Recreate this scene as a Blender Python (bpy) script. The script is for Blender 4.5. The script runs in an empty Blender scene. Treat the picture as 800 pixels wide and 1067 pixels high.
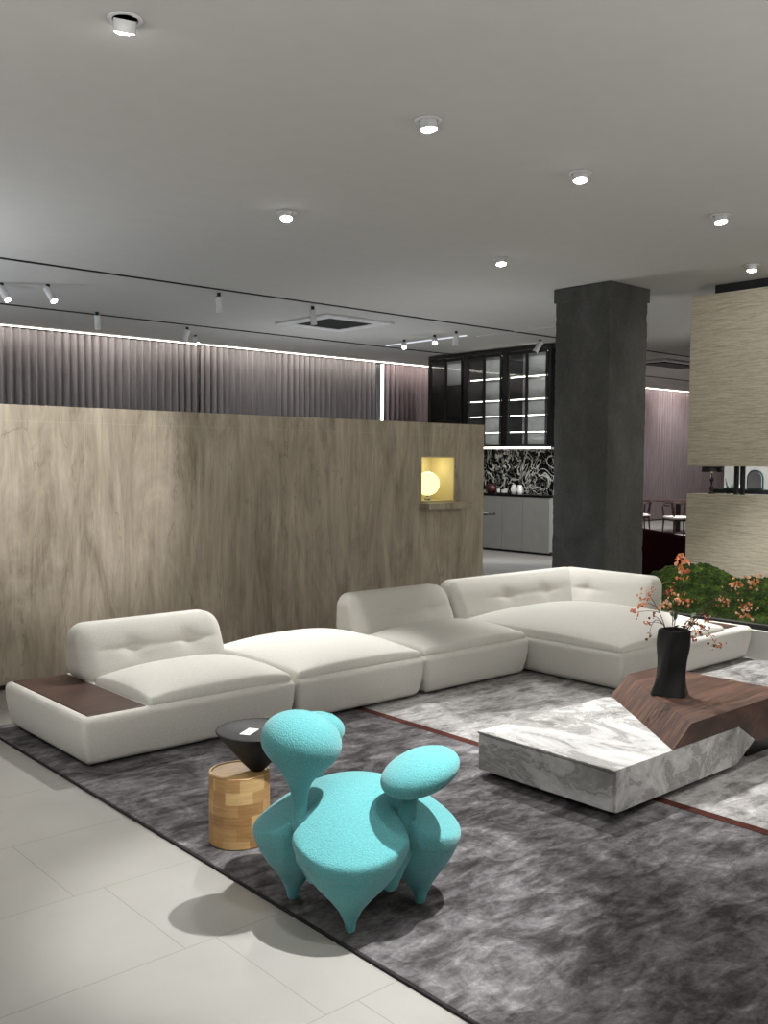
import bpy, bmesh, math, random
import numpy as np
from mathutils import Vector, Matrix, noise
random.seed(7)
COL = bpy.context.scene.collection
PI = math.pi
CEIL = 3.5

# ------------------------------------------------------------------ materials
def lin(c):
    return tuple(((v/255)/12.92 if v/255 <= .04045 else ((v/255+.055)/1.055)**2.4) for v in c) + (1.0,)

class N:
    def __init__(s, name):
        s.m = bpy.data.materials.new(name); s.m.use_nodes = True
        s.t = s.m.node_tree; s.n = s.t.nodes; s.l = s.t.links
        s.b = s.n['Principled BSDF']
    def node(s, t, **k):
        x = s.n.new(t)
        for a, v in k.items(): setattr(x, a, v)
        return x
    def link(s, a, b): s.l.new(a, b)
    def coord(s, scale=(1,1,1), rot=(0,0,0)):
        g = s.node('ShaderNodeNewGeometry')
        mp = s.node('ShaderNodeMapping'); mp.inputs['Scale'].default_value = scale; mp.inputs['Rotation'].default_value = rot
        s.link(g.outputs['Position'], mp.inputs['Vector']); return mp.outputs['Vector']
    def noise(s, vec, scale, detail=4, rough=.5, dist=0):
        x = s.node('ShaderNodeTexNoise'); x.inputs['Scale'].default_value = scale; x.inputs['Detail'].default_value = detail
        x.inputs['Roughness'].default_value = rough; x.inputs['Distortion'].default_value = dist
        s.link(vec, x.inputs['Vector']); return x.outputs['Fac']
    def ramp(s, fac, stops, interp='LINEAR'):
        x = s.node('ShaderNodeValToRGB'); x.color_ramp.interpolation = interp
        e = x.color_ramp.elements
        while len(e) < len(stops): e.new(.5)
        for q, (p, c) in zip(e, stops): q.position = p; q.color = lin(c)
        s.link(fac, x.inputs['Fac']); return x.outputs['Color']
    def math(s, op, a, b=None, c=None):
        x = s.node('ShaderNodeMath', operation=op)
        for i, v in enumerate((a, b, c)):
            if v is None: continue
            if isinstance(v, (int, float)): x.inputs[i].default_value = v
            else: s.link(v, x.inputs[i])
        return x.outputs[0]
    def mix(s, fac, a, b, blend='MIX'):
        x = s.node('ShaderNodeMix', data_type='RGBA', blend_type=blend)
        for sock, v in ((x.inputs[0], fac), (x.inputs[6], a), (x.inputs[7], b)):
            if isinstance(v, (int, float)): sock.default_value = v
            elif isinstance(v, tuple): sock.default_value = lin(v) if len(v) == 3 else v
            else: s.link(v, sock)
        return x.outputs[2]
    def bump(s, h, strength=.3, dist=.01):
        x = s.node('ShaderNodeBump'); x.inputs['Strength'].default_value = strength; x.inputs['Distance'].default_value = dist
        s.link(h, x.inputs['Height']); s.link(x.outputs['Normal'], s.b.inputs['Normal'])
    def base(s, c, rough=.6, metal=0, spec=.5, sheen=0):
        if isinstance(c, tuple): s.b.inputs['Base Color'].default_value = lin(c)
        else: s.link(c, s.b.inputs['Base Color'])
        s.b.inputs['Roughness'].default_value = rough; s.b.inputs['Metallic'].default_value = metal
        s.b.inputs['Specular IOR Level'].default_value = spec; s.b.inputs['Sheen Weight'].default_value = sheen
        return s.m

def plain(name, c, rough=.6, metal=0, spec=.5, var=.06, scale=6):
    n = N(name); f = n.noise(n.coord(), scale, 3)
    lo = tuple(int(v*(1-var)) for v in c); hi = tuple(min(255, int(v*(1+var))) for v in c)
    return n.base(n.ramp(f, [(.3, lo), (.7, hi)]), rough, metal, spec)
def emit(name, c, strength):
    n = N(name); n.base((10,10,10), .5)
    n.b.inputs['Emission Color'].default_value = lin(c); n.b.inputs['Emission Strength'].default_value = strength
    return n.m

def m_boucle(name, c, scale=170, st=.5, var=.10):
    n = N(name); v = n.coord()
    f = n.noise(v, scale, 3, .6); g = n.noise(v, 5, 3)
    lo = tuple(int(x*(1-var)) for x in c); hi = tuple(min(255, int(x*(1+var))) for x in c)
    col = n.ramp(f, [(.35, lo), (.65, hi)])
    n.bump(f, st, .006)
    return n.base(col, .95, 0, .15, .25)
def m_travertine():
    n = N('travertine'); v = n.coord((1.0,1.0,.20))
    a = n.noise(v, 4.2, 9, .68, 1.2); v2 = n.coord((1,1,.07)); b = n.noise(v2, 34, 5, .65, .5)
    f = n.math('ADD', n.math('MULTIPLY', a, .7), n.math('MULTIPLY', b, .3))
    col = n.ramp(f, [(.34,(126,115,100)), (.44,(156,146,130)), (.52,(173,162,146)), (.59,(185,175,159)), (.70,(202,192,176))])
    # thin vein lines
    w = n.noise(n.coord((1,1,.10)), 2.2, 5, .55, 2.5)
    vein = n.math('LESS_THAN', n.math('ABSOLUTE', n.math('SUBTRACT', w, .5)), .004)
    col = n.mix(n.math('MULTIPLY', vein, .35), col, (104,94,76))
    g = n.node('ShaderNodeNewGeometry'); sp = n.node('ShaderNodeSeparateXYZ'); n.link(g.outputs['Position'], sp.inputs[0])
    jz = n.math('LESS_THAN', n.math('ABSOLUTE', n.math('SUBTRACT', sp.outputs[2], 1.80)), .0025)
    jx = n.math('LESS_THAN', n.math('ABSOLUTE', n.math('SUBTRACT', n.math('FRACT', n.math('MULTIPLY', sp.outputs[0], .62)), .5)), .0012)
    col = n.mix(n.math('MULTIPLY', n.math('MAXIMUM', jz, jx), .3), col, (190,182,165))
    return n.base(col, .45, 0, .4)
def m_ribbed():
    n = N('grained_beige_stone'); a = n.noise(n.coord((1,.8,16)), 4.5, 7, .65, .6); b = n.noise(n.coord((1,1.5,30)), 10, 4, .6, .5)
    f = n.math('ADD', n.math('MULTIPLY', a, .55), n.math('MULTIPLY', b, .45))
    n.bump(f, .35, .01)
    return n.base(n.ramp(f, [(.34,(142,134,116)), (.46,(176,168,148)), (.55,(193,186,166)), (.68,(212,205,187))]), .75, 0, .3)
def m_marble():
    n = N('grey_marble'); v = n.coord((1.0,.55,1.0), (.5,.3,.6))
    w = n.noise(v, 3.0, 8, .62, 1.1); w2 = n.noise(n.coord((1,.6,1.4), (.2,.5,.9)), 6.5, 6, .6, .8)
    d = n.math('ABSOLUTE', n.math('SUBTRACT', w, .5)); d2 = n.math('ABSOLUTE', n.math('SUBTRACT', w2, .5))
    c = n.ramp(w, [(.34,(122,122,120)), (.45,(158,158,156)), (.54,(186,186,185)), (.66,(218,218,217))])
    c = n.mix(n.math('MULTIPLY', n.ramp(d, [(0,(255,255,255)), (.02,(0,0,0))]), .55), c, (112,112,108))
    c = n.mix(n.math('MULTIPLY', n.ramp(d2, [(0,(255,255,255)), (.016,(0,0,0))]), .5), c, (226,225,221))
    return n.base(c, .25, 0, .5)
def m_black_marble():
    n = N('black_marble'); v = n.coord((1,1,.7), (.3,.2,.1))
    w = n.noise(v, 2.6, 3, .5, 3.2); w2 = n.noise(v, 5, 3, .5, 2.0)
    d = n.math('ABSOLUTE', n.math('SUBTRACT', w, .5)); d2 = n.math('ABSOLUTE', n.math('SUBTRACT', w2, .52))
    c = n.mix(n.ramp(d, [(0,(255,255,255)), (.02,(200,200,200)), (.035,(0,0,0))]), (7,7,8), (186,188,182))
    c = n.mix(n.ramp(d2, [(0,(255,255,255)), (.018,(0,0,0))]), c, (140,142,138))
    return n.base(c, .12, 0, .5)
def m_rug(name, stops, stretch=(1.0,1.0,1.0), scale=3.0):
    n = N(name); v = n.coord(stretch, (0,0,.5))
    a = n.noise(v, scale, 9, .66, 1.4); b = n.noise(n.coord(), 55, 4, .65); c = n.noise(n.coord((.7,1.8,1), (0,0,.9)), 9, 6, .65, .9)
    f = n.math('ADD', n.math('ADD', n.math('MULTIPLY', a, .46), n.math('MULTIPLY', b, .12)), n.math('MULTIPLY', c, .42))
    n.bump(f, .5, .02)
    return n.base(n.ramp(f, stops), .95, 0, .1, .0)
def m_tiles():
    n = N('floor_tiles'); g = n.node('ShaderNodeNewGeometry'); sp = n.node('ShaderNodeSeparateXYZ'); n.link(g.outputs['Position'], sp.inputs[0])
    yy = n.math('DIVIDE', n.math('SUBTRACT', sp.outputs[1], 2.05), .58); row = n.math('FLOOR', yy)
    xx = n.math('DIVIDE', n.math('ADD', n.math('SUBTRACT', sp.outputs[0], 1.62), n.math('MULTIPLY', row, .1125)), 1.2)
    def edge(v, w):
        fr = n.math('FRACT', v); return n.math('LESS_THAN', n.math('MINIMUM', fr, n.math('SUBTRACT', 1, fr)), w)
    j = n.math('MAXIMUM', edge(yy, .0026), edge(xx, .0012))
    f = n.noise(n.coord(), 1.6, 5, .55, .3)
    c = n.ramp(f, [(.3,(145,144,140)), (.7,(154,153,149))])
    c = n.mix(n.math('MULTIPLY', j, .75), c, (120,116,104))
    return n.base(c, .24, 0, .45)
def m_wood(name, stops, stretch, scale=3.0, rough=.4, dist=.6):
    n = N(name); v = n.coord(stretch)
    a = n.noise(v, scale, 8, .62, dist); n.bump(a, .08, .004)
    return n.base(n.ramp(a, stops), rough, 0, .4)
def m_stump():
    n = N('laminated_oak'); g = n.node('ShaderNodeNewGeometry'); sp = n.node('ShaderNodeSeparateXYZ'); n.link(g.outputs['Position'], sp.inputs[0])
    row = n.math('FLOOR', n.math('DIVIDE', sp.outputs[2], .0485))
    ang = n.math('ARCTAN2', n.math('SUBTRACT', sp.outputs[1], 3.240), n.math('SUBTRACT', sp.outputs[0], 2.108))
    seg = n.math('FLOOR', n.math('ADD', n.math('MULTIPLY', ang, 1.1), n.math('MULTIPLY', row, .47)))
    wn = n.node('ShaderNodeTexWhiteNoise', noise_dimensions='2D'); cb = n.node('ShaderNodeCombineXYZ')
    n.link(row, cb.inputs[0]); n.link(seg, cb.inputs[1]); n.link(cb.outputs[0], wn.inputs['Vector'])
    c = n.ramp(wn.outputs['Value'], [(0,(126,90,52)), (.5,(172,134,86)), (1,(212,182,130))])
    a = n.noise(n.coord((1,1,9)), 12, 5, .6, .5)
    c = n.mix(.30, c, n.ramp(a, [(.3,(120,86,48)), (.7,(205,170,118))]), 'MIX')
    return n.base(c, .45, 0, .4)
def m_concrete():
    n = N('rough_concrete'); v = n.coord((1,1,.5)); a = n.noise(v, 3, 8, .7, .5); b = n.noise(n.coord(), 45, 4, .6)
    f = n.math('ADD', n.math('MULTIPLY', a, .7), n.math('MULTIPLY', b, .3)); n.bump(f, .6, .03)
    return n.base(n.ramp(f, [(.3,(62,62,59)), (.5,(80,80,77)), (.7,(97,97,94))]), .9, 0, .2)
def m_moss():
    n = N('moss'); a = n.noise(n.coord(), 9, 6, .7); b = n.noise(n.coord(), 60, 3, .7)
    f = n.math('ADD', n.math('MULTIPLY', a, .55), n.math('MULTIPLY', b, .45)); n.bump(b, 1.0, .03)
    return n.base(n.ramp(f, [(.36,(12,22,8)), (.48,(32,46,16)), (.57,(60,78,28)), (.68,(112,128,56))]), .95, 0, .1)
def m_glass(name, tint, fac):
    n = N(name); tr = n.node('ShaderNodeBsdfTransparent'); tr.inputs[0].default_value = lin(tint)
    gl = n.node('ShaderNodeBsdfGlossy'); gl.inputs['Roughness'].default_value = .04; gl.inputs[0].default_value = (.9,.9,.9,1)
    mx = n.node('ShaderNodeMixShader'); mx.inputs[0].default_value = fac
    n.link(tr.outputs[0], mx.inputs[1]); n.link(gl.outputs[0], mx.inputs[2])
    n.link(mx.outputs[0], n.n['Material Output'].inputs['Surface']); return n.m

M = dict(
 trav=m_travertine(), ribbed=m_ribbed(), marble=m_marble(), bmarble=m_black_marble(), tiles=m_tiles(), concrete=m_concrete(), moss=m_moss(),
 turq=m_boucle('turquoise_boucle', (90,158,162), 190, .6, .05), turq_seam=plain('turquoise_seam', (50,128,134), .9),
 sofa=m_boucle('cream_boucle', (218,216,209), 210, .45, .04), walnut=m_wood('dark_walnut', [(.3,(46,28,23)), (.5,(66,43,35)), (.7,(88,60,50))], (1.2,9,9), 3.0, .38),
 walnut2=m_wood('walnut_block', [(.34,(44,29,25)), (.5,(68,46,38)), (.66,(102,73,59))], (1.6,22,3), 2.4, .40, .3),
 stump=m_stump(), stumptop=m_wood('oak_end_panel', [(.3,(150,116,70)), (.7,(190,158,106))], (3,14,3), 3, .45),
 rugd=m_rug('dark_rug', [(.36,(40,38,39)), (.44,(62,60,61)), (.50,(84,82,84)), (.56,(106,104,106)), (.64,(142,140,143))], (1.0,1.0,1.0), 3.0),
 rugl=m_rug('light_rug', [(.37,(84,82,82)), (.45,(122,120,119)), (.52,(150,148,147)), (.59,(172,171,170)), (.68,(206,205,204))], (1.0,1.3,1.0), 2.4),
 rugs=m_rug('rust_rug_stripe', [(.3,(46,24,20)), (.7,(84,46,38))]), rugedge=plain('dark_rug_binding', (44,42,43), .95, 0, .1),
 ceil=plain('ceiling_paint', (186,185,182), .9, 0, .2, .01), white=plain('white_metal', (205,206,206), .4), offwhite=plain('white_plaster', (200,200,198), .8, 0, .2, .02),
 black=plain('black_lacquer', (12,12,13), .25), blackm=plain('matte_black', (15,15,16), .6), darkm=plain('dark_metal', (40,40,42), .4, .6),
 vase=plain('black_vase_glaze', (8,8,10), .42), cabgrey=plain('grey_cabinet_lacquer', (128,129,126), .25, 0, .5, .02), backgrey=plain('smoked_back_panel', (150,151,150), .5),
 curt=m_wood('taupe_curtain', [(.3,(104,100,101)), (.7,(128,123,124))], (1,1,.1), 20, .9, 0), curt2=m_wood('mauve_curtain', [(.3,(112,100,103)), (.7,(132,119,121))], (1,1,.1), 20, .9, 0),
 led=emit('cool_led', (255,246,232), 9), ledsoft=emit('soft_led', (240,245,255), .9), lens=emit('lamp_lens', (255,252,246), 40), ledw=emit('white_tube', (235,240,250), 4),
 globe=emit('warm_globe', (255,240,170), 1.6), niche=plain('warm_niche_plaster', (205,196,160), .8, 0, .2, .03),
 maroon=plain('maroon_velvet', (44,9,14), .9, 0, .1), dwood=plain('dark_chair_wood', (40,22,20), .4), seatw=plain('white_leather', (205,196,196), .5),
 petal=plain('orange_petal', (205,128,84), .7, 0, .3, .25, 90), petal2=plain('pale_orange_petal', (232,178,150), .7, 0, .3, .2, 90), petal3=plain('rust_berry', (120,52,40), .7, 0, .3, .2, 90), twig=plain('dark_twig', (52,36,32), .8),
 glass=m_glass('clear_glass', (235,238,238), .06), dglass=m_glass('smoked_glass', (60,62,64), .10), plinthm=plain('white_planter_side', (196,197,192), .6, 0, .3, .02),
 teal=plain('teal_frame', (48,86,86), .5), mirror=plain('painted_reflection', (176,178,182), .25, .0), red=plain('dark_red_glass', (52,14,16), .4), brownp=plain('brown_wood_post', (104,62,50), .5), card=plain('white_card', (225,226,226), .6),  # mirror: the pale wall it would reflect is put into its grey colour
 pink=plain('pale_stone_sill', (196,182,170), .5), grille=plain('dark_grille', (44,45,48), .7), chrome=plain('brushed_chrome', (170,170,170), .25, .9),
)

# ------------------------------------------------------------------ mesh helpers
def geo_join(parts):
    V = []; F = []
    for v, f in parts:
        o = len(V); V += list(v); F += [tuple(i+o for i in q) for q in f]
    return V, F
def box(x0, x1, y0, y1, z0, z1, bev=0):
    bm = bmesh.new(); bmesh.ops.create_cube(bm, size=1)
    for v in bm.verts: v.co = Vector(((x0+x1)/2+v.co.x*(x1-x0), (y0+y1)/2+v.co.y*(y1-y0), (z0+z1)/2+v.co.z*(z1-z0)))
    if bev: bmesh.ops.bevel(bm, geom=list(bm.edges), offset=bev, segments=2, profile=.5, affect='EDGES')
    bm.verts.index_update(); r = ([v.co.copy() for v in bm.verts], [tuple(v.index for v in f.verts) for f in bm.faces]); bm.free(); return r
def prism(poly, axis, a, b, bev=0):
    bm = bmesh.new()
    def P(p, t):
        return {0:(t,p[0],p[1]), 1:(p[0],t,p[1]), 2:(p[0],p[1],t)}[axis]
    A = [bm.verts.new(P(p, a)) for p in poly]; B = [bm.verts.new(P(p, b)) for p in poly]; n = len(poly)
    bm.faces.new(A); bm.faces.new(B[::-1])
    for i in range(n): bm.faces.new((A[i], B[i], B[(i+1)%n], A[(i+1)%n]))
    bmesh.ops.recalc_face_normals(bm, faces=bm.faces)
    if bev: bmesh.ops.bevel(bm, geom=list(bm.edges), offset=bev, segments=2, profile=.5, affect='EDGES')
    bm.verts.index_update(); r = ([v.co.copy() for v in bm.verts], [tuple(v.index for v in f.verts) for f in bm.faces]); bm.free(); return r
def loft(rings, cap=True, closed=True):
    V = [Vector(p) for r in rings for p in r]; n = len(rings[0]); F = []
    for i in range(len(rings)-1):
        for j in range(n if closed else n-1):
            F.append((i*n+j, i*n+(j+1)%n, (i+1)*n+(j+1)%n, (i+1)*n+j))
    if cap: F.append(tuple(range(n))[::-1]); F.append(tuple((len(rings)-1)*n+j for j in range(n)))
    return V, F
def lathe(prof, n=40, c=(0,0,0)):
    return loft([[(c[0]+r*math.cos(2*PI*j/n), c[1]+r*math.sin(2*PI*j/n), c[2]+z) for j in range(n)] for r, z in prof])
def tube(pts, rad, n=8):
    pts = [Vector(p) for p in pts]; rings = []
    rr = rad if isinstance(rad, (list, tuple)) else [rad]*len(pts); up = Vector((0,0,1))
    for i, p in enumerate(pts):
        t = (pts[min(i+1, len(pts)-1)]-pts[max(i-1, 0)]).normalized()
        a = t.cross(up) if abs(t.z) < .95 else t.cross(Vector((1,0,0))); a.normalize(); b = t.cross(a)
        rings.append([p+(a*math.cos(2*PI*j/n)+b*math.sin(2*PI*j/n))*rr[i] for j in range(n)])
    return loft(rings)
def cyl(a, b, r, n=16): return tube([a, b], r, n)
def bez(p, n=12):
    p = [Vector(q) for q in p]; out = []
    for i in range(n+1):
        t = i/n; q = list(p)
        while len(q) > 1: q = [q[k].lerp(q[k+1], t) for k in range(len(q)-1)]
        out.append(q[0])
    return out
def rbox(c, h, r, seg=5, inner=(8,8,4), deform=None):
    ax = []
    for k in range(3):
        off = [r*math.tan(PI/4*i/seg) for i in range(1, seg+1)]; m = h[k]-r
        mid = [-m+2*m*i/inner[k] for i in range(inner[k]+1)]
        ax.append([-m-o for o in reversed(off)]+mid+[m+o for o in off])
    idx = {}; V = []; F = []
    L = [len(a)-1 for a in ax]
    def vid(i, j, k):
        key = (i,j,k)
        if key not in idx:
            p = Vector((ax[0][i], ax[1][j], ax[2][k])); q = Vector([max(-(h[a]-r), min(h[a]-r, p[a])) for a in range(3)])
            d = p-q
            p = q+d.normalized()*r if d.length > 1e-9 else q
            idx[key] = len(V); V.append(p)
        return idx[key]
    for a in range(3):
        u, w = (a+1)%3, (a+2)%3
        for side in (0, L[a]):
            for i in range(L[u]):
                for j in range(L[w]):
                    def key(ii, jj):
                        t = [0,0,0]; t[a] = side; t[u] = ii; t[w] = jj; return vid(*t)
                    q = (key(i,j), key(i+1,j), key(i+1,j+1), key(i,j+1))
                    F.append(q if side else q[::-1])
    if deform: V = [Vector(deform(p)) for p in V]
    return [p+Vector(c) for p in V], F

def obj(name, geo, mat, parent=None, smooth=False, loc=None, **props):
    V, F = geo; me = bpy.data.meshes.new(name)
    L = Vector(loc) if loc is not None else (parent_loc(parent) if parent else Vector((0,0,0)))
    me.from_pydata([tuple(Vector(v)-L) for v in V], [], F)
    me.materials.append(M[mat] if isinstance(mat, str) else mat)
    if smooth:
        me.polygons.foreach_set('use_smooth', [True]*len(me.polygons))
        if smooth != 'all':
            bm = bmesh.new(); bm.from_mesh(me)
            for e in bm.edges:
                if len(e.link_faces) == 2 and e.calc_face_angle(0) > math.radians(38): e.smooth = False
            bm.to_mesh(me); bm.free()
    bm = bmesh.new(); bm.from_mesh(me); bmesh.ops.recalc_face_normals(bm, faces=bm.faces); bm.to_mesh(me); bm.free()
    me.update(); o = bpy.data.objects.new(name, me); COL.objects.link(o)
    if parent: o.parent = parent
    elif loc is not None: o.location = L
    for k, v in props.items(): o[k] = v
    return o
def parent_loc(p):
    L = Vector((0,0,0))
    while p: L += Vector(p.location); p = p.parent
    return L
def thing(name, label, cat, loc=(0,0,0), group=None):
    o = bpy.data.objects.new(name, None); COL.objects.link(o); o.location = loc; o.empty_display_size = .05
    o['label'] = label; o['category'] = cat
    if group: o['group'] = group
    return o
def tag(o, label, cat, group=None, kind=None):
    o['label'] = label; o['category'] = cat
    if group: o['group'] = group
    if kind: o['kind'] = kind
    return o
def struct(name, geo, mat, parent=None, smooth=False, label=None, cat=None):
    o = obj(name, geo, mat, parent, smooth)
    if parent is None: o['kind'] = 'structure'; o['label'] = label; o['category'] = cat
    return o

# ------------------------------------------------------------------ surface nets (for the sculpted chair)
def surface_nets(fn, lo, hi, h):
    ax = [np.arange(lo[i], hi[i]+h, h) for i in range(3)]
    X, Y, Z = np.meshgrid(*ax, indexing='ij'); S = fn(X, Y, Z); P = np.stack([X,Y,Z], -1)
    n = [s-1 for s in S.shape]; acc = np.zeros(n+[3]); cnt = np.zeros(n)
    def sub(A, o): return A[o[0]:o[0]+n[0], o[1]:o[1]+n[1], o[2]:o[2]+n[2]]
    cs = [(i,j,k) for i in (0,1) for j in (0,1) for k in (0,1)]
    for a in cs:
        for d in range(3):
            if a[d]: continue
            b = list(a); b[d] = 1
            s0, s1 = sub(S, a), sub(S, b); m = (s0 < 0) != (s1 < 0)
            t = np.where(m, s0/np.where(np.abs(s0-s1) < 1e-12, 1, s0-s1), 0)[..., None]
            acc += np.where(m[..., None], sub(P, a)*(1-t)+sub(P, b)*t, 0); cnt += m
    act = cnt > 0; idx = -np.ones(n, int); idx[act] = np.arange(act.sum())
    V = acc[act]/cnt[act][:, None]; F = []
    for d in range(3):
        u, w = (d+1)%3, (d+2)%3
        s0 = np.take(S, range(S.shape[d]-1), d) < 0; s1 = np.take(S, range(1, S.shape[d]), d) < 0
        for g in np.argwhere(s0 != s1):
            if g[u] == 0 or g[w] == 0 or g[u] >= n[u] or g[w] >= n[w]: continue
            q = []
            for du, dw in ((-1,-1),(0,-1),(0,0),(-1,0)):
                c = g.copy(); c[u] += du; c[w] += dw; q.append(int(idx[tuple(c)]))
            if min(q) < 0: continue
            F.append(tuple(q) if s0[tuple(g)] else tuple(q[::-1]))
    return [Vector(v) for v in V], F

# ------------------------------------------------------------------ THE ROOM
struct('floor', box(-6, 31, -7, 15, -.12, 0), 'tiles', label='large pale grey stone floor tiles with thin joints', cat='floor')
struct('ceiling', box(-6, 31, -7, 15, CEIL, CEIL+.1), 'ceil', label='flat grey painted ceiling with downlights', cat='ceiling')
struct('wall_back', box(-6, 31, 14.75, 15, 0, CEIL), 'offwhite', label='far wall behind the long curtains', cat='wall')
struct('wall_right', box(30, 31, -7, 14.75, 0, CEIL), 'offwhite', label='far right wall of the showroom', cat='wall')
struct('wall_side', box(14.0, 14.15, -2, 7.72, 0, CEIL), 'offwhite', label='white wall seen through the slot in the right partition', cat='wall')
# travertine partition with a niche
NX0, NX1, NZ0, NZ1, WY, WT = 6.2, 6.65, 1.165, 1.595, 6.45, .42
wg = geo_join([box(-4, NX0, WY, WY+WT, 0, 1.91), box(NX1, 7.05, WY, WY+WT, 0, 1.91), box(NX0, NX1, WY, WY+WT, NZ1, 1.91), box(NX0, NX1, WY, WY+WT, 0, NZ0)])
w = struct('wall_middle', wg, 'trav', label='half-height partition clad in vein-cut beige travertine', cat='wall')
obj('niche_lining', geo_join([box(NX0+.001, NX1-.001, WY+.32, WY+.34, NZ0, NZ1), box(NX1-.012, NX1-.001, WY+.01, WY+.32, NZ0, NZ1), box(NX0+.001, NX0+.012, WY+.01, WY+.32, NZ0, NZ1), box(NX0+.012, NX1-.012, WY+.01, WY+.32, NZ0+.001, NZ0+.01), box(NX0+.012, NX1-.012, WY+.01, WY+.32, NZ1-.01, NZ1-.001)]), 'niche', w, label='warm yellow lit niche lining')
obj('niche_ledge', box(6.17, 6.74, WY-.14, WY+.0, 1.105, 1.16, .004), 'trav', w, label='thick stone ledge under the niche')
obj('skirting', box(-4, 7.05, WY-.012, WY, 0, .03), 'blackm', w, label='thin black skirting')
g = thing('globe_lamp', 'glowing round globe lamp standing in the niche of the travertine partition', 'lamp', (6.405, WY+.13, 1.175))
obj('lamp_base', lathe([(.03,1.175-1.175), (.03,.02), (.012,.03), (.012,.05)], 20, (6.405, WY+.13, 1.175)), 'chrome', g)
obj('lamp_globe', lathe([(.115*math.sin(PI*i/16)+.0005, .16-.115*math.cos(PI*i/16)) for i in range(17)], 32, (6.405, WY+.13, 1.175)), 'globe', g, 'all')
obj('lamp_post', box(6.225, 6.262, WY+.20, WY+.24, 1.176, 1.584), 'darkm', g, label='dark vertical post behind the globe')
# column
def rough_column(p):
    z = p.z; e = max(0, 1-abs(abs(p.x)-.36)/.05)*max(0, 1-abs(abs(p.y)-.37)/.05)
    q = Vector((p.x*3, p.y*3, z*3)); a = noise.noise(q*2.2)*.006+noise.noise(q*9)*.003; b = e*(.012*noise.noise(Vector((p.x,p.y,z*5)))+.008*noise.noise(Vector((p.x,p.y,z*19))))
    k = 1-(.0+abs(b)/.36)+a*.6
    return (p.x*k, p.y*k, z)
cg = rbox((9.10,6.56,CEIL/2-.0005), (.36,.37,CEIL/2-.0005), .012, 3, (14,14,160), rough_column)
struct('column', cg, 'concrete', None, True, label='square dark raw concrete column rising to the ceiling', cat='column')
struct('trim_1', box(8.725, 9.475, 6.175, 6.945, CEIL-.16, CEIL-.002, .008), 'concrete', label='slightly wider concrete collar at the head of the column', cat='trim')
# right partition: two stone blocks on black posts
PX = 9.74
def lowpart():
    return box(PX, PX+.30, -1.5, 5.82, 0, 1.205, .003)
struct('wall_partition_lower', lowpart(), 'ribbed', label='lower beige grained stone block of the right partition', cat='wall')
struct('wall_partition_upper', box(PX, PX+.30, -1.5, 5.82, 1.515, 3.40, .003), 'ribbed', label='upper beige grained stone block hung above the slot', cat='wall')
struct('trim_2', box(PX+.05, PX+.28, -1.5, 5.56, 3.40, CEIL), 'blackm', label='black recess between the upper stone block and ceiling', cat='trim')
struct('trim_3', geo_join([box(PX+.10, PX+.15, 5.275, 5.31, 1.205, 1.515), box(PX+.10, PX+.15, 5.205, 5.24, 1.205, 1.515)]), 'blackm', label='pair of black posts in the slot between the stone blocks', cat='trim')

# grooves / tracks
def track(y, label, x0=-4, x1=29):
    o = obj('lighting_track', box(x0, x1, y-.018, y+.018, CEIL-.012, CEIL-.0005), 'blackm'); tag(o, label, 'track', 'ceiling tracks')
track(9.55, 'thin black ceiling track nearer the camera')
track(12.35, 'thin black ceiling track nearer the curtains')
o = obj('light_strip', box(10.86, 10.90, 10.35, 12.2, CEIL-.014, CEIL-.0005), 'ledsoft'); tag(o, 'soft white line of light on the ceiling before the black shelving', 'light')
o = obj('ceiling_bead', box(11.05, 11.08, 8.6, 10.3, CEIL-.01, CEIL-.0005), 'white'); tag(o, 'pale ceiling bead beside the far spotlights', 'trim')

# downlights
def downlight(x, y, aim, label, power, size=38, col=(1,.985,.96), off=False, blend=.55):
    t = thing('ceiling_spotlight', label, 'spotlight', (x, y, CEIL), 'adjustable recessed ceiling spotlights')
    ring = lathe([(.072,0), (.078,-.004), (.074,-.009), (.058,-.010), (.054,-.003), (.054,0)], 28, (x,y,CEIL))
    obj('trim_ring', ring, 'white', t, True)
    d = (Vector(aim)-Vector((x,y,CEIL))).normalized(); d2 = (d+Vector((0,0,-1.2))).normalized()
    p = Vector((x,y,CEIL-.006))
    obj('lamp_head', tube([p-d2*.0, p+d2*.050], .050, 24), 'white', t, True)
    le = obj('lens', tube([p+d2*.0502, p+d2*.056, p+d2*.062], [.046,.040,.022], 24), 'lens', t)
    l = bpy.data.lights.new('spot', 'SPOT'); l.energy = power; l.spot_size = math.radians(size); l.spot_blend = blend; l.color = col; l.shadow_soft_size = .025
    lo = bpy.data.objects.new('spot_beam', l); COL.objects.link(lo); lo.location = p+d2*.066; lo.rotation_euler = d.to_track_quat('-Z','Y').to_euler()
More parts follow.
